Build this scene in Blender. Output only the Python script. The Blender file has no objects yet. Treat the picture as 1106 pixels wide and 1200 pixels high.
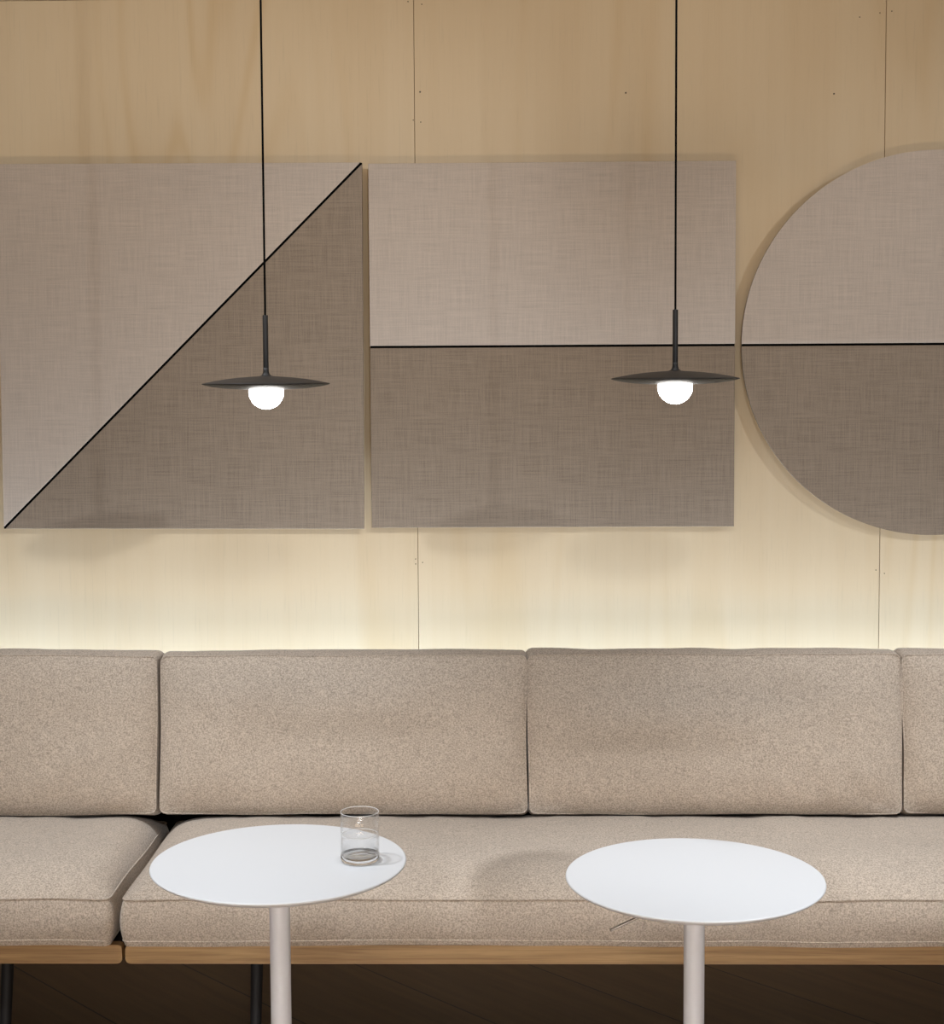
import bpy, bmesh, math
from mathutils import Vector, Matrix, noise

sc = bpy.context.scene
col = sc.collection
PI = math.pi
R = math.radians

# ------------------------------------------------------------------ helpers
def link(name, me, mats, parent=None, loc=(0, 0, 0), rot=(0, 0, 0)):
    o = bpy.data.objects.new(name, me)
    col.objects.link(o)
    for m in (mats if isinstance(mats, (list, tuple)) else [mats]):
        me.materials.append(m)
    o.location = loc
    o.rotation_euler = rot
    if parent:
        o.parent = parent
    return o

def mesh_from_bm(name, bm, smooth=False):
    bmesh.ops.recalc_face_normals(bm, faces=bm.faces[:])
    me = bpy.data.meshes.new(name)
    bm.to_mesh(me); bm.free()
    if smooth:
        for p in me.polygons: p.use_smooth = True
    return me

def thing(name, label, cat, loc=(0, 0, 0), rot=(0, 0, 0), group=None):
    o = bpy.data.objects.new(name, None)
    col.objects.link(o)
    o.empty_display_size = 0.1
    o.location = loc; o.rotation_euler = rot
    o['label'] = label; o['category'] = cat; o['kind'] = 'thing'
    if group: o['group'] = group
    return o

def struct(name, me, mats, **k):
    o = link(name, me, mats, **k)
    o['kind'] = 'structure'
    return o

def add_box(bm, x0, x1, y0, y1, z0, z1, bevel=0.0, seg=2, mat=0):
    r = bmesh.ops.create_cube(bm, size=1.0)
    vs = r['verts']
    for v in vs:
        v.co = Vector(((x0 + x1) / 2 + v.co.x * (x1 - x0), (y0 + y1) / 2 + v.co.y * (y1 - y0), (z0 + z1) / 2 + v.co.z * (z1 - z0)))
    fs = set(f for v in vs for f in v.link_faces)
    if bevel > 0:
        es = list(set(e for v in vs for e in v.link_edges))
        rr = bmesh.ops.bevel(bm, geom=es, offset=bevel, segments=seg, affect='EDGES', profile=0.5)
        fs |= set(rr['faces'])
    for f in fs:
        if f.is_valid: f.material_index = mat

def lathe(profile, seg=96, name='lathe'):
    """profile: (radius, z) from one pole to the other, closed at r=0."""
    bm = bmesh.new()
    rings = []
    for r, z in profile:
        if r <= 1e-6:
            rings.append([bm.verts.new((0, 0, z))])
        else:
            rings.append([bm.verts.new((r * math.cos(2 * PI * i / seg), r * math.sin(2 * PI * i / seg), z)) for i in range(seg)])
    for a, b in zip(rings, rings[1:]):
        for i in range(seg):
            j = (i + 1) % seg
            if len(a) == 1 and len(b) == 1: continue
            if len(a) == 1: bm.faces.new((a[0], b[i], b[j]))
            elif len(b) == 1: bm.faces.new((a[i], a[j], b[0]))
            else: bm.faces.new((a[i], a[j], b[j], b[i]))
    return mesh_from_bm(name, bm, True)

def sharpen(me, ang=40):
    me.set_sharp_from_angle(angle=R(ang))
    return me

def tube(pts, rad, seg=8, closed=False, name='tube', bm=None, r2=None):
    own = bm is None
    if own: bm = bmesh.new()
    n = len(pts); rings = []
    pts = [Vector(p) for p in pts]
    up = None
    for i, p in enumerate(pts):
        if closed: t = pts[(i + 1) % n] - pts[i - 1]
        else: t = pts[min(i + 1, n - 1)] - pts[max(i - 1, 0)]
        t.normalize()
        if up is None:
            up = Vector((0, 0, 1)) if abs(t.z) < .9 else Vector((1, 0, 0))
        side = t.cross(up).normalized(); up = side.cross(t).normalized()
        rr = rad if r2 is None else rad + (r2 - rad) * i / (n - 1)
        rings.append([bm.verts.new(p + side * rr * math.cos(2 * PI * k / seg) + up * rr * math.sin(2 * PI * k / seg)) for k in range(seg)])
    m = n if closed else n - 1
    for i in range(m):
        a, b = rings[i], rings[(i + 1) % n]
        for k in range(seg):
            bm.faces.new((a[k], a[(k + 1) % seg], b[(k + 1) % seg], b[k]))
    if not closed:
        bm.faces.new(rings[0][::-1]); bm.faces.new(rings[-1])
    if own: return mesh_from_bm(name, bm, True)

# ---------------------------------------------------------------- materials
def new_mat(name):
    m = bpy.data.materials.new(name); m.use_nodes = True
    nt = m.node_tree; nt.nodes.clear()
    out = nt.nodes.new('ShaderNodeOutputMaterial')
    b = nt.nodes.new('ShaderNodeBsdfPrincipled')
    nt.links.new(b.outputs[0], out.inputs[0])
    return m, nt, b, out

def simple(name, c, rough=.5, metal=0., spec=.5, coat=0.):
    m, nt, b, o = new_mat(name)
    b.inputs['Base Color'].default_value = (*c, 1)
    b.inputs['Roughness'].default_value = rough
    b.inputs['Metallic'].default_value = metal
    b.inputs['Specular IOR Level'].default_value = spec
    b.inputs['Coat Weight'].default_value = coat
    return m

def N(nt, t, **k):
    n = nt.nodes.new(t)
    for a, v in k.items(): setattr(n, a, v)
    return n

def mapping(nt, scale, src=None, loc=(0, 0, 0), rot=(0, 0, 0), coord='Object'):
    mp = N(nt, 'ShaderNodeMapping')
    mp.inputs['Scale'].default_value = scale
    mp.inputs['Location'].default_value = loc
    mp.inputs['Rotation'].default_value = rot
    if src is None:
        tc = N(nt, 'ShaderNodeTexCoord'); src = tc.outputs[coord]
    nt.links.new(src, mp.inputs['Vector'])
    return mp.outputs[0]

def noise_tex(nt, vec, scale=1, detail=2, rough=.5, dist=0):
    n = N(nt, 'ShaderNodeTexNoise')
    n.inputs['Scale'].default_value = scale; n.inputs['Detail'].default_value = detail
    n.inputs['Roughness'].default_value = rough; n.inputs['Distortion'].default_value = dist
    nt.links.new(vec, n.inputs['Vector'])
    return n.outputs['Fac']

def ramp(nt, fac, stops):
    r = N(nt, 'ShaderNodeValToRGB')
    e = r.color_ramp.elements
    while len(e) < len(stops): e.new(.5)
    for el, (p, c) in zip(e, stops):
        el.position = p; el.color = (*c, 1)
    nt.links.new(fac, r.inputs[0])
    return r.outputs[0]

def mixc(nt, a, b, fac, mode='MIX'):
    m = N(nt, 'ShaderNodeMix', data_type='RGBA', blend_type=mode)
    for s, v in ((m.inputs[6], a), (m.inputs[7], b), (m.inputs[0], fac)):
        if isinstance(v, (int, float)): s.default_value = v
        elif isinstance(v, tuple): s.default_value = (*v, 1)
        else: nt.links.new(v, s)
    return m.outputs[2]

def math_n(nt, op, a, b=None, c=None):
    m = N(nt, 'ShaderNodeMath', operation=op)
    for i, v in enumerate((a, b, c)):
        if v is None: continue
        if isinstance(v, (int, float)): m.inputs[i].default_value = v
        else: nt.links.new(v, m.inputs[i])
    return m.outputs[0]

def bump(nt, b, h, strength, dist):
    n = N(nt, 'ShaderNodeBump')
    n.inputs['Strength'].default_value = strength; n.inputs['Distance'].default_value = dist
    nt.links.new(h, n.inputs['Height']); nt.links.new(n.outputs[0], b.inputs['Normal'])

def grey(v): return (v, v, v)

# felted wool upholstery
def make_felt(name, base):
    m, nt, b, o = new_mat(name)
    tc = N(nt, 'ShaderNodeTexCoord').outputs['Object']
    f1 = noise_tex(nt, mapping(nt, (1, 1, 1), tc), 300, 3, .65)
    f2 = noise_tex(nt, mapping(nt, (1, 1, 1), tc), 60, 2, .5)
    f3 = noise_tex(nt, mapping(nt, (1, 1, 1), tc), 5, 2, .5)
    d = tuple(c * .66 for c in base); l = tuple(min(1, c * 1.25) for c in base)
    c = ramp(nt, f1, [(.37, d), (.5, base), (.64, l)])
    c = mixc(nt, c, ramp(nt, f2, [(.3, grey(.96)), (.7, grey(1.03))]), 1.0, 'MULTIPLY')
    c = mixc(nt, c, ramp(nt, f3, [(.3, grey(.985)), (.7, grey(1.01))]), 1.0, 'MULTIPLY')
    nt.links.new(c, b.inputs['Base Color'])
    b.inputs['Roughness'].default_value = .95
    b.inputs['Specular IOR Level'].default_value = .15
    b.inputs['Sheen Weight'].default_value = .25
    b.inputs['Sheen Roughness'].default_value = .5
    bump(nt, b, f1, .35, .0012)
    return m

# woven linen for the wall panels
def make_linen(name, base, amt):
    m, nt, b, o = new_mat(name)
    tc = N(nt, 'ShaderNodeTexCoord').outputs['Object']
    weft = noise_tex(nt, mapping(nt, (11, 11, 330), tc), 1, 3, .6)
    warp = noise_tex(nt, mapping(nt, (330, 330, 11), tc), 1, 3, .6)
    wide_w = noise_tex(nt, mapping(nt, (5, 5, 90), tc), 1, 2, .5)
    wide_v = noise_tex(nt, mapping(nt, (90, 90, 5), tc), 1, 2, .5)
    fine = noise_tex(nt, mapping(nt, (1, 1, 1), tc), 380, 2, .6)
    s = math_n(nt, 'ADD', weft, warp)
    s = math_n(nt, 'ADD', s, math_n(nt, 'MULTIPLY', math_n(nt, 'ADD', wide_w, wide_v), .25))
    s = math_n(nt, 'ADD', s, math_n(nt, 'MULTIPLY', fine, .6))
    s = math_n(nt, 'DIVIDE', s, 3.1)
    d = tuple(c * (1 - amt) for c in base); l = tuple(min(1, c * (1 + amt * .8)) for c in base)
    c = ramp(nt, s, [(.40, d), (.5, base), (.60, l)])
    slub = ramp(nt, weft, [(.24, grey(.80)), (.31, grey(1.0))])
    c = mixc(nt, c, slub, 1.0, 'MULTIPLY')
    nt.links.new(c, b.inputs['Base Color'])
    b.inputs['Roughness'].default_value = .9
    b.inputs['Specular IOR Level'].default_value = .2
    bump(nt, b, s, .4, .001)
    return m

# birch plywood, vertical grain, each 1.2 m sheet with its own figure
def make_ply(name, seam_x, width):
    m, nt, b, o = new_mat(name)
    tc = N(nt, 'ShaderNodeTexCoord').outputs['Object']
    sep = N(nt, 'ShaderNodeSeparateXYZ'); nt.links.new(tc, sep.inputs[0])
    idx = math_n(nt, 'FLOOR', math_n(nt, 'DIVIDE', math_n(nt, 'SUBTRACT', sep.outputs[0], seam_x), width))
    off = math_n(nt, 'MULTIPLY', idx, 7.31)
    comb = N(nt, 'ShaderNodeCombineXYZ')
    nt.links.new(sep.outputs[0], comb.inputs[0]); nt.links.new(off, comb.inputs[1]); nt.links.new(sep.outputs[2], comb.inputs[2])
    v = comb.outputs[0]
    # cathedral figure: rings of a slowly varying field
    field = noise_tex(nt, mapping(nt, (1.9, 1, .28), v), 1, 2, .45, .25)
    rings = math_n(nt, 'SINE', math_n(nt, 'MULTIPLY', field, 85.0))
    rings = math_n(nt, 'MULTIPLY_ADD', rings, .5, .5)
    rings = math_n(nt, 'POWER', rings, 3.5)
    mask = ramp(nt, noise_tex(nt, mapping(nt, (2.6, 1, .55), v, loc=(3.3, 0, 1)), 1, 2, .5), [(.46, grey(0)), (.68, grey(1))])
    streak = noise_tex(nt, mapping(nt, (38, 1, .9), v), 1, 4, .6)
    band = noise_tex(nt, mapping(nt, (7, 1, .35), v), 1, 2, .5)
    fleck = noise_tex(nt, mapping(nt, (260, 1, 9), v), 1, 2, .5)
    base = ramp(nt, band, [(.3, (.675, .525, .34)), (.52, (.70, .555, .37)), (.75, (.715, .575, .39))])
    c = mixc(nt, base, ramp(nt, streak, [(.3, (.98, .97, .95)), (.6, grey(1.0))]), 1.0, 'MULTIPLY')
    fac = math_n(nt, 'MULTIPLY', rings, math_n(nt, 'MULTIPLY', mask, .34))
    c = mixc(nt, c, (.56, .37, .16), fac)
    c = mixc(nt, c, ramp(nt, fleck, [(.28, grey(.95)), (.42, grey(1.0))]), 1.0, 'MULTIPLY')
    nt.links.new(c, b.inputs['Base Color'])
    b.inputs['Roughness'].default_value = .55
    b.inputs['Specular IOR Level'].default_value = .3
    return m

# oak rail, grain along X
def make_oak(name):
    m, nt, b, o = new_mat(name)
    tc = N(nt, 'ShaderNodeTexCoord').outputs['Object']
    g = noise_tex(nt, mapping(nt, (2.2, 40, 75), tc), 1, 4, .6, .6)
    f = noise_tex(nt, mapping(nt, (14, 300, 420), tc), 1, 2, .5)
    c = ramp(nt, g, [(.3, (.27, .145, .052)), (.5, (.38, .22, .085)), (.7, (.47, .29, .12))])
    c = mixc(nt, c, ramp(nt, f, [(.3, grey(.82)), (.5, grey(1.0))]), 1.0, 'MULTIPLY')
    nt.links.new(c, b.inputs['Base Color'])
    b.inputs['Roughness'].default_value = .5
    return m

# brown floor laid diagonally in wide boards
def make_floor(name):
    m, nt, b, o = new_mat(name)
    tc = N(nt, 'ShaderNodeTexCoord').outputs['Object']
    sep = N(nt, 'ShaderNodeSeparateXYZ'); nt.links.new(tc, sep.inputs[0])
    s = math_n(nt, 'ADD', sep.outputs[0], sep.outputs[1])          # boards run along x + y = const
    t = math_n(nt, 'SUBTRACT', sep.outputs[0], sep.outputs[1])
    q = math_n(nt, 'DIVIDE', math_n(nt, 'SUBTRACT', s, 3.913), .45)
    row = math_n(nt, 'FLOOR', q)
    fr = math_n(nt, 'FRACT', q)
    edge = math_n(nt, 'ABSOLUTE', math_n(nt, 'SUBTRACT', fr, .5))
    line = math_n(nt, 'GREATER_THAN', edge, .4935)
    comb = N(nt, 'ShaderNodeCombineXYZ')
    nt.links.new(s, comb.inputs[0]); nt.links.new(t, comb.inputs[1]); nt.links.new(math_n(nt, 'MULTIPLY', row, 3.7), comb.inputs[2])
    g = noise_tex(nt, mapping(nt, (22, 1.3, 1), comb.outputs[0]), 1, 4, .6, .4)
    rowv = noise_tex(nt, mapping(nt, (0, 0, 1), comb.outputs[0]), 1, 0, .5)
    c = ramp(nt, g, [(.3, (.105, .050, .025)), (.7, (.155, .078, .041))])
    c = mixc(nt, c, ramp(nt, rowv, [(.35, grey(.88)), (.65, grey(1.08))]), 1.0, 'MULTIPLY')
    c = mixc(nt, c, (.012, .007, .004), line)
    nt.links.new(c, b.inputs['Base Color'])
    b.inputs['Roughness'].default_value = .42
    b.inputs['Specular IOR Level'].default_value = .4
    return m

def make_glass(name, tint=(1, 1, 1), ior=1.45, gain=1.0):
    """thin clear glass: see-through face-on, reflecting at grazing angles"""
    m = bpy.data.materials.new(name); m.use_nodes = True
    nt = m.node_tree; nt.nodes.clear()
    out = N(nt, 'ShaderNodeOutputMaterial')
    tr = N(nt, 'ShaderNodeBsdfTransparent'); tr.inputs[0].default_value = (*tint, 1)
    gl = N(nt, 'ShaderNodeBsdfGlossy'); gl.inputs['Roughness'].default_value = .02
    lw = N(nt, 'ShaderNodeLayerWeight'); lw.inputs['Blend'].default_value = .5
    mx = N(nt, 'ShaderNodeMixShader')
    fr = math_n(nt, 'MULTIPLY_ADD', math_n(nt, 'POWER', lw.outputs['Facing'], 3.2), gain, .02)
    nt.links.new(math_n(nt, 'MINIMUM', fr, .9), mx.inputs[0])
    nt.links.new(tr.outputs[0], mx.inputs[1]); nt.links.new(gl.outputs[0], mx.inputs[2])
    nt.links.new(mx.outputs[0], out.inputs[0])
    return m

SEAM = -.2127; SHEET = 1.199
M_ply = make_ply('birch_plywood', SEAM, SHEET)
M_gap = simple('plywood_core_shadow_gap', (.17, .09, .035), .9)
M_nail = simple('nail_head', (.07, .045, .025), .6)
M_floor = make_floor('brown_boards')
M_ceiling = simple('ceiling_paint', (.62, .56, .48), .9)
M_back = make_felt('felt_upholstery', (.45, .37, .295))
M_light = make_linen('pale_linen', (.55, .46, .385), .13)
M_dark = make_linen('taupe_linen', (.31, .243, .183), .22)
M_edge = simple('panel_edge_wood', (.60, .50, .36), .7)
M_black = simple('black_divider', (.002, .002, .002), .9, spec=.05)
M_metal = simple('black_powder_coat', (.008, .007, .007), .6, spec=.25)
M_lamp = simple('bronze_black_lacquer', (.014, .011, .009), .55, spec=.3)
M_cord = simple('black_cord', (.002, .002, .002), .9, spec=.1)
M_white = simple('white_lacquer', (.66, .66, .665), .42, spec=.5)
M_pole = simple('white_powder_coat', (.70, .69, .71), .45)
M_chrome = simple('steel_lever', (.30, .27, .24), .4, metal=1.0)
M_oak = make_oak('oak')
M_deck = simple('black_webbing', (.01, .009, .008), .9)
M_glass = make_glass('clear_glass', (.995, .995, .995), 1.5, .55)
M_water = make_glass('water', (1, 1, 1), 1.33, .3)
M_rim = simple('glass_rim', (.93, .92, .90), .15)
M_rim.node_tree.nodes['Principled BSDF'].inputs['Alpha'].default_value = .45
m, nt, b, o = new_mat('glass_base'); M_glassbase = m
b.inputs['Base Color'].default_value = (.95, .95, .95, 1); b.inputs['Roughness'].default_value = .02
b.inputs['Transmission Weight'].default_value = 1.0; b.inputs['IOR'].default_value = 1.5
m, nt, b, o = new_mat('lit_opal_globe'); M_globe = m
b.inputs['Base Color'].default_value = (.9, .9, .9, 1); b.inputs['Roughness'].default_value = .3
b.inputs['Emission Color'].default_value = (1, .97, .93, 1); b.inputs['Emission Strength'].default_value = 30.0
m, nt, b, o = new_mat('lit_diffuser_strip'); M_strip = m
b.inputs['Base Color'].default_value = (.9, .9, .85, 1)
b.inputs['Emission Color'].default_value = (1, .94, .80, 1); b.inputs['Emission Strength'].default_value = 3.0

# ------------------------------------------------------------------ the room
D = 3.94                       # face of the plywood wall
bm = bmesh.new()
g = .0007
zsplit = 2.4855
for i in range(-3, 3):
    x0 = SEAM + i * SHEET + g; x1 = SEAM + (i + 1) * SHEET - g
    add_box(bm, x0, x1, D, D + .012, 0, zsplit - g, .0006, 1)
    add_box(bm, x0, x1, D, D + .012, zsplit + g, 3.2, .0006, 1)
add_box(bm, SEAM - 3 * SHEET, SEAM + 3 * SHEET, D + .004, D + .10, 0, 3.2, 0, 1, mat=1)
dots = [(-.198, 2.246), (.327, 2.239), (.970, 2.433), (1.0, 2.437), (.919, 2.423), (.856, 2.232), (-.219, 1.045),
        (-.219, 1.032), (-.201, 1.036), (.999, 1.003), (.977, 1.012), (-.227, 2.473), (-.192, 2.466), (-.197, 2.170), (-.216, 2.175)]
for k, (x, z) in enumerate(dots):
    r = .0022 if k in (1, 5, 0) else .0015
    q = bmesh.ops.create_cone(bm, cap_ends=True, segments=10, radius1=r, radius2=r, depth=.002,
                              matrix=Matrix.Translation((x, D - .0001, z)) @ Matrix.Rotation(PI / 2, 4, 'X'))
    for f in set(f for v in q['verts'] for f in v.link_faces): f.material_index = 2
struct('wall_back', mesh_from_bm('wall_back', bm), [M_ply, M_gap, M_nail])

bm = bmesh.new(); add_box(bm, -3.8, 3.4, -3.2, D + .1, -.05, 0)
struct('floor', mesh_from_bm('floor', bm), M_floor)
bm = bmesh.new(); add_box(bm, -3.8, 3.4, -3.2, D + .1, 3.2, 3.25)
struct('ceiling', mesh_from_bm('ceiling', bm), M_ceiling)

# light channel fixed to the wall behind the bench
bm = bmesh.new()
add_box(bm, -3.0, 3.0, D - .180, D, .590, .607, .001, 1)
ch = struct('trim_1', mesh_from_bm('trim_1', bm), M_metal)
bm = bmesh.new(); add_box(bm, -2.98, 2.98, D - .178, D - .140, .607, .612)
link('diffuser', mesh_from_bm('diffuser', bm), M_strip, parent=ch)

# ------------------------------------------------------------- wall panels
def prism(poly, y0, y1, bev=.003, name='prism', smooth_sides=False):
    """poly: (x, z) outline; front face at y0 (towards the room)"""
    bm = bmesh.new()
    f = [bm.verts.new((x, y0, z)) for x, z in poly]
    bk = [bm.verts.new((x, y1, z)) for x, z in poly]
    n = len(poly)
    ff = bm.faces.new(f); bm.faces.new(bk[::-1])
    for i in range(n):
        bm.faces.new((f[i], bk[i], bk[(i + 1) % n], f[(i + 1) % n]))
    if bev > 0:
        bmesh.ops.bevel(bm, geom=list(ff.edges), offset=bev, segments=3, affect='EDGES', profile=.5)
    me = mesh_from_bm(name, bm, True)
    return sharpen(me, 30)

PF = D - .055                  # front of the panels
PG = 'linen panels in a row on the plywood wall'
gl = .0023                     # half width of the black dividing line

def panel_root(name, label, cx, cz, rot=0):
    return thing(name, label, 'fabric panel', (cx, PF, cz), (0, rot, 0), PG)

# square split on the diagonal
s = .466
p1 = panel_root('fabric_panel', 'square linen wall panel split by a diagonal black line, on the left above the sofa', -.812, 1.5975, R(.25))
dg = gl * 2 * .7071
link('upper_fabric', prism([(-s, -s + dg), (s - dg, s), (-s, s)], 0, .012, name='a'), M_light, p1)['label'] = 'pale grey-beige linen triangle'
link('lower_fabric', prism([(-s + dg, -s), (s, -s), (s, s - dg)], 0, .012, name='a'), M_dark, p1)['label'] = 'darker taupe linen triangle'
link('divider', prism([(-s + .001, -s), (-s + 2 * dg, -s), (s, s - 2 * dg), (s, s - .001), (s - 2 * dg, s), (-s, -s + 2 * dg)], .0012, .010, 0, 'd'), M_black, p1)['label'] = 'black diagonal line'
link('backing_board', prism([(-s + .05, -s + .05), (s - .05, -s + .05), (s - .05, s - .05), (-s + .05, s - .05)], .0122, .0548, 0, 'b'), M_edge, p1)
# square split across the middle
w, h = .4645, .4632
p2 = panel_root('fabric_panel', 'square linen wall panel split by a horizontal black line, left of the round panel', .1361, 1.5953)
link('upper_fabric', prism([(-w, gl), (w, gl), (w, h), (-w, h)], 0, .012, name='a'), M_light, p2)['label'] = 'pale grey-beige linen half'
link('lower_fabric', prism([(-w, -h), (w, -h), (w, -gl), (-w, -gl)], 0, .012, name='a'), M_dark, p2)['label'] = 'darker taupe linen half'
link('divider', prism([(-w + .001, -gl * 2), (w - .001, -gl * 2), (w - .001, gl * 2), (-w + .001, gl * 2)], .0012, .010, 0, 'd'), M_black, p2)['label'] = 'black horizontal line'
link('backing_board', prism([(-w + .05, -h + .05), (w - .05, -h + .05), (w - .05, h - .05), (-w + .05, h - .05)], .0122, .0548, 0, 'b'), M_edge, p2)
# round panel
rc = .4864
p3 = panel_root('fabric_panel', 'round linen wall panel split by a horizontal black line, at the right edge', 1.1036, 1.5947)
a0 = math.asin(gl / rc)
top = [(rc * math.cos(a), rc * math.sin(a)) for a in [a0 + (PI - 2 * a0) * i / 120 for i in range(121)]]
bot = [(x, -z) for x, z in top][::-1]
link('upper_fabric', prism(top, 0, .012, name='a'), M_light, p3)['label'] = 'pale grey-beige linen half disc'
link('lower_fabric', prism(bot, 0, .012, name='a'), M_dark, p3)['label'] = 'darker taupe linen half disc'
link('divider', prism([(-rc + .001, -gl * 2), (rc - .001, -gl * 2), (rc - .001, gl * 2), (-rc + .001, gl * 2)], .0012, .010, 0, 'd'), M_black, p3)['label'] = 'black horizontal line'
rb = rc - .05
link('backing_board', prism([(rb * math.cos(2 * PI * i / 96), rb * math.sin(2 * PI * i / 96)) for i in range(96)], .0122, .0548, 0, 'b'), M_edge, p3)

# --------------------------------------------------------------- pendants
def pendant(label, x, z, top):
    """z: height of the rim of the shade"""
    t = thing('pendant_lamp', label, 'pendant lamp', (x, 2.8, z), group='disc pendant lamps over the tables')
    rs = .1175; k = .0065
    prof = [(0, -.0100), (.045, -.0100), (.075, -.0082), (.098, -.0052), (.112, -.0022), (rs - .0012, -.0006), (rs, .0003),
            (rs - .0012, .0012), (.110, .0026), (.095, .0056), (.075, .0090), (.052, .0118), (.030, .0135), (.0155, .0143),
            (.0110, .0150), (.0080, .0168), (.0062, .0195), (.0053, .0235), (.0051, .030), (0, .030)]
    link('shade', lathe(prof, 128, 'shade'), M_lamp, t)['label'] = 'thin lens-shaped dark disc'
    st = lathe([(0, .028), (.0050, .028), (.0050, .1255), (.0045, .1262), (0, .1262)], 32, 'stem')
    link('stem', sharpen(st), M_lamp, t)
    R0 = .0318
    c0 = -.0145
    gp = []
    a1 = math.asin((-.0080 - c0) / R0)
    gp.append((0, -.0080))
    for i in range(25):
        a = a1 - (a1 + PI / 2) * i / 24
        gp.append((max(0, R0 * math.cos(a)), c0 + R0 * math.sin(a)))
    gp[-1] = (0, gp[-1][1])
    link('globe', lathe(gp, 64, 'globe'), M_globe, t)['label'] = 'lit white globe'
    link('cord', tube([(0, 0, .125), (0, 0, (top - z) * .5), (0, 0, top - z)], .0020, 10, name='cord'), M_cord, t)
    link('ceiling_rose', sharpen(lathe([(0, top - z - .022), (.045, top - z - .022), (.048, top - z - .019), (.048, top - z), (0, top - z)], 48, 'rose')), M_lamp, t)
    return t
pendant('black disc pendant lamp with a lit globe, hanging in front of the diagonal panel', -.4288, 1.5020, 3.2)
pendant('black disc pendant lamp with a lit globe, in front of the horizontally split square panel', .3235, 1.5075, 3.2)

# ----------------------------------------------------------------- sofas
def rrect(ang_u, ang_v, hw, hd, rc):
    """point of the rounded rectangle hit by the ray through (u, v) on the unit square"""
    m = max(abs(ang_u), abs(ang_v))
    if m < 1e-9: return 0.0, 0.0
    px, py = ang_u / m * hw, ang_v / m * hd
    cx, cy = hw - rc, hd - rc
    if abs(px) > cx and abs(py) > cy:
        dx, dy = abs(px) - cx, abs(py) - cy
        L = max(math.hypot(dx, dy), 1e-9)
        k = rc / L if L > 0 else 1
        # blend: radial projection onto the corner arc
        px = math.copysign(cx + dx * k, px); py = math.copysign(cy + dy * k, py)
    return px * m, py * m

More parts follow.
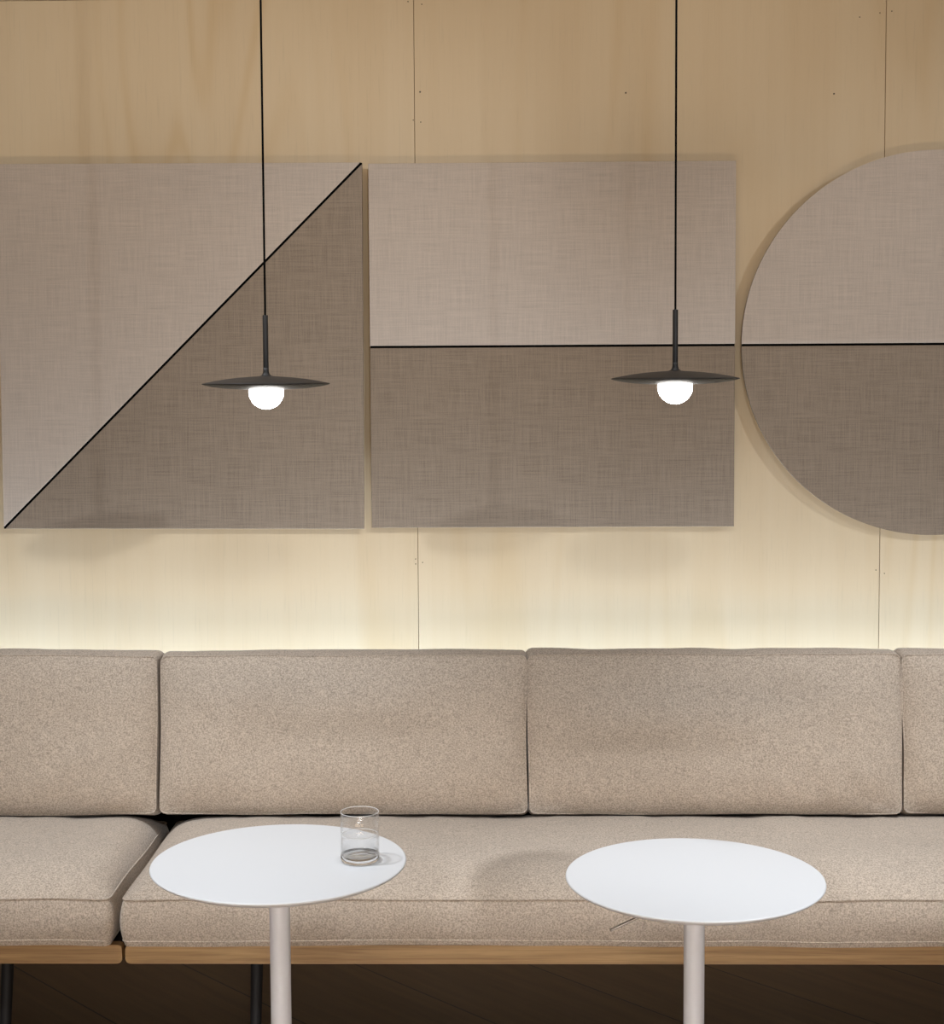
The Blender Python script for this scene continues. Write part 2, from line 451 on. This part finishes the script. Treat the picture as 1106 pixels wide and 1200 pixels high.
def cushion(w, d, t, rc, crown, bulge, seed, wr=.002, nu=90, nv=50, nb=10, pu=6, pv=3.2, crown_b=.008, bulge_x=None, eb=.8, seam_f=0):
    if bulge_x is None: bulge_x = bulge
    """box cushion in local space: x in +-w/2, y in +-d/2, boxed border from z = 0 to t, crowned faces.
       returns mesh and the two rim loops"""
    bm = bmesh.new()
    hw, hd = w / 2, d / 2
    def wob(p, a, sc=1.0):
        return a * noise.noise(Vector((p[0] * sc + seed * 3.1, p[1] * sc + seed, p[2] * sc - seed)))
    # cosine spacing concentrates rows near the rim
    us = [math.sin((i / nu - .5) * PI) for i in range(nu + 1)]
    vs = [math.sin((j / nv - .5) * PI) for j in range(nv + 1)]
    us = [.55 * a + .45 * (2 * i / nu - 1) for i, a in enumerate(us)]
    vs = [.55 * a + .45 * (2 * j / nv - 1) for j, a in enumerate(vs)]
    def rimz(x, y, top):
        return (t if top else 0.0) + wob((x, y, 3 if top else 8), wr * 1.6, 5)
    def cap(top):
        G = {}
        for i, u in enumerate(us):
            for j, v in enumerate(vs):
                x, y = rrect(u, v, hw, hd, rc)
                du = 1 - abs(u) ** pu; dv = 1 - abs(v) ** pv
                e = max(0, du) * max(0, dv)
                z = rimz(x, y, top)
                cz = crown if top else -crown_b
                z += cz * e ** (.8 if top else eb)
                fade = min(1, 8 * (1 - max(abs(u), abs(v))))
                puck = wob((x, y, 1), wr * 1.3, 7) + wob((x * 1.5, y, 2), wr * .9, 16)
                near = math.exp(-((1 - max(abs(u), abs(v))) / .12) ** 2)
                puck += wob((x * 2.2, y * 2.2, 5), wr * .9, 13) * near
                z += puck * fade * (1 if top else .4)
                # the outline wanders a little
                ox = wob((0, y, z), wr * 1.2, 6) * abs(u) ** 3 * (1 if u > 0 else -1)
                oy = wob((x, 5, z), wr * 1.2, 6) * abs(v) ** 3 * (1 if v > 0 else -1)
                G[i, j] = bm.verts.new((x + ox, y + oy, z))
        for i in range(nu):
            for j in range(nv):
                q = (G[i, j], G[i + 1, j], G[i + 1, j + 1], G[i, j + 1])
                bm.faces.new(q if top else q[::-1])
        rim = [G[i, 0] for i in range(nu)] + [G[nu, j] for j in range(nv)] + [G[i, nv] for i in range(nu, 0, -1)] + [G[0, j] for j in range(nv, 0, -1)]
        return rim
    rt, rbm = cap(True), cap(False)
    n = len(rt)
    cen = Vector((0, 0, 0))
    outs = []
    for k in range(n):
        a, c = rt[k - 1].co, rt[(k + 1) % n].co
        tan = Vector((c.x - a.x, c.y - a.y, 0)).normalized()
        outs.append(Vector((tan.y, -tan.x, 0)))
    cols = [[rbm[k]] for k in range(n)]
    for r_ in range(1, nb):
        f = r_ / nb
        for k in range(n):
            p = rbm[k].co.lerp(rt[k].co, f)
            b_ = (bulge * abs(outs[k].y) + bulge_x * abs(outs[k].x)) * (1 - (2 * f - 1) ** 2) * (1 + .5 * noise.noise(Vector((p.x * 4 + seed, p.y * 4, seed))))
            b_ += noise.noise(Vector((p.x * 9, p.y * 9 + seed, f * 2))) * wr * .8 * math.sin(PI * f)
            cols[k].append(bm.verts.new(p + outs[k] * b_))
    for k in range(n): cols[k].append(rt[k])
    for k in range(n):
        k2 = (k + 1) % n
        for r_ in range(nb):
            bm.faces.new((cols[k][r_], cols[k2][r_], cols[k2][r_ + 1], cols[k][r_ + 1]))
    lt = [v.co + outs[k] * .0006 + Vector((0, 0, .0003)) for k, v in enumerate(rt)]
    lb = [v.co + outs[k] * .0006 - Vector((0, 0, .0003)) for k, v in enumerate(rbm)]
    if seam_f:
        lb = []
        for k in range(n):
            a_, c_ = cols[k][1].co, cols[k][2].co
            f = seam_f * nb - 1
            lb.append(a_.lerp(c_, f) + outs[k] * .0003)
    for k in range(n):
        for q in (rt, rbm):
            e = bm.edges.get((q[k], q[(k + 1) % n]))
            if e: e.smooth = False
    bmesh.ops.recalc_face_normals(bm, faces=bm.faces[:])
    me = bpy.data.meshes.new('cushion'); bm.to_mesh(me); bm.free()
    for p in me.polygons: p.use_smooth = True
    return me, lt, lb

def welted(name, parent, cs, loc, rot, wr=.0018):
    me, lt, lb = cs
    o = link(name, me, M_back, parent, loc, rot)
    def thin(loop):
        out = [loop[0]]
        for p in loop[1:]:
            if (p - out[-1]).length > .004: out.append(p)
        return out
    link('piping', tube(thin(lt), wr, 8, True, 'piping'), M_back, o)
    link('piping', tube(thin(lb), wr * .6, 8, True, 'piping'), M_back, o)
    return o

def sofa(label, X0, X1, seat_l, seat_r, gaps, legs, seed, rear_dx=-.087):
    """X0..X1 the wooden frame, legs: x positions"""
    t = thing('sofa', label, 'sofa', ((X0 + X1) / 2, 3.35, 0), group='beige bench sofas against the plywood wall')
    ox, oy = (X0 + X1) / 2, 3.35
    def P(bmf, name, mat):
        bm = bmesh.new(); bmf(bm)
        bmesh.ops.translate(bm, verts=bm.verts[:], vec=(-ox, -oy, 0))
        return link(name, mesh_from_bm(name, bm), mat, t)
    z0, z1 = .2975, .3370
    def rounded_rail(bm, x0, x1, y0, y1):
        # ends rounded on the lower and upper corners, seen from the front
        r = .009; pts = []
        for cx, cz, a in ((x1 - r, z1 - r, 0), (x0 + r, z1 - r, 90), (x0 + r, z0 + r, 180), (x1 - r, z0 + r, 270)):
            for k in range(7):
                an = R(a + 90 * k / 6); pts.append((cx + r * math.cos(an), cz + r * math.sin(an)))
        f = [bm.verts.new((x, y0, z)) for x, z in pts]; g_ = [bm.verts.new((x, y1, z)) for x, z in pts]
        ff = bm.faces.new(f); fb = bm.faces.new(g_[::-1])
        n = len(pts)
        for i in range(n): bm.faces.new((f[i], g_[i], g_[(i + 1) % n], f[(i + 1) % n]))
        bmesh.ops.bevel(bm, geom=list(ff.edges) + list(fb.edges), offset=.0016, segments=2, affect='EDGES', profile=.5)
    P(lambda bm: rounded_rail(bm, X0, X1, 3.082, 3.106), 'front_rail', M_oak)
    P(lambda bm: rounded_rail(bm, X0, X1, 3.640, 3.664), 'rear_rail', M_oak)
    P(lambda bm: add_box(bm, X0, X0 + .024, 3.1062, 3.6398, z0, z1 - .004, .002), 'side_rail', M_metal)
    P(lambda bm: add_box(bm, X1 - .024, X1, 3.1062, 3.6398, z0, z1 - .004, .002), 'side_rail', M_metal)
    P(lambda bm: add_box(bm, X0 + .025, X1 - .025, 3.107, 3.639, z0 + .010, z1 - .006), 'seat_deck', M_deck)
    # backrest frame behind the cushions
    def bk(bm):
        a = R(6.5)
        n0 = len(bm.verts)
        add_box(bm, X0 - .0025, X1 + .0025, 0, .022, .02, .37, .004)
        bm.verts.ensure_lookup_table()
        for v in bm.verts:
            y, z = v.co.y, v.co.z
            v.co.y = 3.665 + y * math.cos(a) + z * math.sin(a)
            v.co.z = .370 + z * math.cos(a) - y * math.sin(a)
    P(bk, 'backrest_board', M_deck)
    for x in (X0 + .18, X1 - .18):
        def br(bm, x=x):
            tube([(x, 3.652, .31), (x, 3.690, .39), (x, 3.704, .46), (x, 3.730, .70)], .010, 10, bm=bm)
        P(br, 'backrest_bracket', M_metal)
    for x in legs:
        for (ya, yb, dx) in ((3.135, 3.075, 0), (3.600, 3.655, rear_dx)):
            def lg(bm, x=x + dx, ya=ya, yb=yb):
                tube([(x, ya, .3005), (x, ya + (yb - ya) * .5, .15), (x, yb, .0)], .0135, 24, bm=bm, r2=.0095)
                for v in bm.verts: v.co.z = max(v.co.z, 0.0)
            P(lg, 'leg', M_metal)
    # seat
    sw = seat_r - seat_l
    c = cushion(sw, .56, .098, .014, .054, .008, seed, wr=.0026, nu=int(90 + 60 * sw), nv=60, pu=10 + 8 * sw, pv=3.4, crown_b=.002, seam_f=.12)
    welted('seat_cushion', t, c, ((seat_l + seat_r) / 2 - ox, 3.350 - oy, .3400), (0, 0, 0))
    for k, (a, b_) in enumerate(gaps):
        bw = b_ - a
        c = cushion(bw, .368, .105,   .013, .033, .012, seed + 5.3 + k * 2.7, wr=.0030, nu=110, nv=56, pu=9, pv=3.6, crown_b=.010, bulge_x=.002)
        # local: z = outwards (front), y = up
        o = welted('back_cushion', t, c, ((a + b_) / 2 - ox, 3.626 - oy, .6670), (R(90 - 6.5), 0, 0))
    return t

sofa('long beige felt sofa with oak front rail, behind both white tables',
     -.7840, 1.826, -.7850, 1.827, [(-.8005, .0610), (.0670, .9350), (.9420, 1.808)], [-.517, 1.56], 1.0)
sofa('beige felt sofa with oak rail cut by the left edge, left of the longer sofa',
     -1.675, -.7910, -1.676, -.8135, [(-1.672, -.8105)], [-1.047], 9.0, -.21)

# ---------------------------------------------------------------- tables
def table(label, x, y, ztop, r, lever=False):
    t = thing('side_table', label, 'table', (x, y, 0), group='round white pedestal tables')
    th = .011
    prof = [(0, ztop - th), (r - .012, ztop - th), (r - .0035, ztop - .0065), (r - .0008, ztop - .0042), (r, ztop - .0028),
            (r - .0005, ztop - .0012), (r - .002, ztop - .0003), (r - .0035, ztop), (0, ztop)]
    link('tabletop', sharpen(lathe(prof, 192, 'tabletop'), 50), M_white, t)
    pr = .0184
    link('column', sharpen(lathe([(0, .008), (pr, .008), (pr, ztop - .040), (pr, ztop - .0275), (0, ztop - .0275)], 64, 'column'), 50), M_pole, t)
    link('collar', sharpen(lathe([(0, ztop - .0285), (pr + .0015, ztop - .0285), (pr + .003, ztop - .025), (.034, ztop - .0145), (.036, ztop - th - .0002), (0, ztop - th - .0002)], 64, 'collar'), 50), M_white, t)
    link('base', sharpen(lathe([(0, 0), (.195, 0), (.200, .002), (.199, .0055), (.190, .0075), (.05, .0100), (.024, .012), (0, .012)], 128, 'base'), 50), M_pole, t)
    if lever:
        link('height_lever', tube([(-.017, 0, ztop - .034), (-.060, 0, ztop - .055), (-.093, 0, ztop - .0715), (-.147, 0, ztop - .0975), (-.1485, 0, ztop - .099)], .0026, 10, name='lever'), M_chrome, t)['label'] = 'thin metal lever under the tabletop'
    return t
ZL, ZR = .6545, .6280
table('round white pedestal table with a glass of water on it', -.3952, 2.650, ZL, .2265)
table('round white pedestal table with an empty top and a thin lever beneath', .3425, 2.645, ZR, .2279, True)

# ------------------------------------------------------------ glass of water
t = thing('water_glass', 'clear straight-sided tumbler half full of water on the left white table', 'glass', (-.2505, 2.650, ZL))
ro, ri = .0343, .0331
def wall_profile():
    H = .0885
    return [(ri, .0125), (ri, H - .0006), (ri + .0006, H), (ro - .0003, H - .0001), (ro, H - .0008), (ro, .0125)]
bm = bmesh.new()
seg = 96
prof = wall_profile()
rings = [[bm.verts.new((r_ * math.cos(2 * PI * i / seg), r_ * math.sin(2 * PI * i / seg), z)) for i in range(seg)] for r_, z in prof]
for a, b_ in zip(rings, rings[1:] + rings[:1]):
    for i in range(seg):
        j = (i + 1) % seg
        bm.faces.new((a[i], a[j], b_[j], b_[i]))
link('glass_wall', mesh_from_bm('glass_wall', bm, True), M_glass, t)
link('glass_base', lathe([(0, .0012), (.024, .0006), (.031, .0003), (ro - .001, .0015), (ro, .0035), (ro, .0124), (ri, .0124), (.030, .0105), (.022, .0092), (0, .0088)], 96, 'glass_base'), M_glassbase, t)['label'] = 'thick clear bottom'
rw = ri - .0003
link('water', sharpen(lathe([(0, .0092), (.022, .0096), (.030, .0110), (rw, .0128), (rw, .0490), (rw - .0005, .0482), (rw - .002, .0477), (0, .0476)], 96, 'water'), 40), M_water, t)['label'] = 'clear still water'

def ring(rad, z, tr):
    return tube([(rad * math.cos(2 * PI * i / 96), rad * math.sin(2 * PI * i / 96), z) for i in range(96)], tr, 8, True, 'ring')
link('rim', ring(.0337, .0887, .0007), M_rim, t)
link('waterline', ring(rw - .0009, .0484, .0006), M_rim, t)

# ----------------------------------------------------------------- lights
def aim(o, target):
    o.rotation_euler = (Vector(target) - o.location).to_track_quat('-Z', 'Y').to_euler()

def spot(name, loc, target, power, size, blend, rad, c=(1, 1, 1)):
    l = bpy.data.lights.new(name, 'SPOT'); l.energy = power; l.spot_size = R(size); l.spot_blend = blend
    l.shadow_soft_size = rad; l.color = c
    o = bpy.data.objects.new(name, l); col.objects.link(o); o.location = loc; aim(o, target); return o

def area(name, loc, target, power, sx, sy, c=(1, 1, 1), spread=180):
    l = bpy.data.lights.new(name, 'AREA'); l.shape = 'RECTANGLE'; l.size = sx; l.size_y = sy; l.energy = power; l.color = c
    l.spread = R(spread)
    o = bpy.data.objects.new(name, l); col.objects.link(o); o.location = loc; aim(o, target); return o

# strip of light behind the bench, washing up the plywood
area('strip_light', (0, D - .155, .615), (0, D - .154, 1.6), 27, 5.9, .03, (.64, .80, 1.0))
# track spots on the ceiling
NE = (.87, .93, 1.0)
spot('track_spot', (1.264, -.25, 2.573), (-1.0, 3.94, 1.45), 195, 35, .8, .045, NE)
spot('track_spot', (.30, -.25, 2.72), (.45, 3.94, 1.40), 85, 42, .8, .05, NE)
spot('track_spot', (2.7, -.25, 2.60), (1.25, 3.94, 1.35), 125, 28, .8, .03, NE)
spot('track_spot', (-1.25, .6, 3.0), (-.3, 2.7, .5), 25, 50, .8, .05, NE)
# downlights over the seats and tables
spot('downlight', (-1.30, 2.40, 3.15), (-.85, 2.76, .5), 250, 52, .8, .04, NE)
spot('downlight', (.02, 2.40, 3.15), (.02, 2.80, .5), 60, 50, .8, .04, NE)
spot('downlight', (1.30, 2.40, 3.15), (1.0, 2.76, .5), 290, 52, .8, .04, NE)
# added unseen area light standing in for warm bounce off the floor
area('floor_bounce_fill', (-.15, .1, .12), (-.15, 3.94, 2.3), 30, 2.2, .4, (1, .78, .54))
area('sofa_front_fill', (.1, -.6, .42), (.1, 3.05, .33), 2.0, 2.4, .25, (.93, .95, 1.0), 26)  # added low fill to brighten sofa fronts and table columns, not a lamp
# added warm fill for the top of the plywood wall, no fixture behind it
area('wall_top_fill', (-.1, 1.6, 3.1), (-.1, 3.94, 2.45), 2.3, 3.2, .25, (1, .78, .54), 52)

w_ = bpy.data.worlds.new('room_light'); sc.world = w_; w_.use_nodes = True
bg = w_.node_tree.nodes['Background']
bg.inputs[0].default_value = (.95, .97, 1.0, 1); bg.inputs[1].default_value = .20

# ----------------------------------------------------------------- camera
cam = bpy.data.cameras.new('camera'); co = bpy.data.objects.new('camera', cam); col.objects.link(co)
cam.sensor_fit = 'VERTICAL'; cam.sensor_height = 36; cam.sensor_width = 36
cam.lens = 53.4
cam.shift_y = -0.02648
cam.clip_start = .05
co.matrix_world = Matrix.Translation((0, 0, 1.5)) @ Matrix.Rotation(R(1.03), 4, 'Z') @ Matrix.Rotation(R(90 - 3.8), 4, 'X') @ Matrix.Rotation(R(-.32), 4, 'Z')
sc.camera = co

sc.view_settings.view_transform = 'Standard'; sc.view_settings.look = 'None'
sc.view_settings.exposure = 0.0; sc.view_settings.gamma = 1.0; sc.view_settings.use_curve_mapping = False
sc.cycles.use_denoising = True
sc.cycles.max_bounces = 10; sc.cycles.transparent_max_bounces = 16
sc.cycles.sample_clamp_indirect = 6
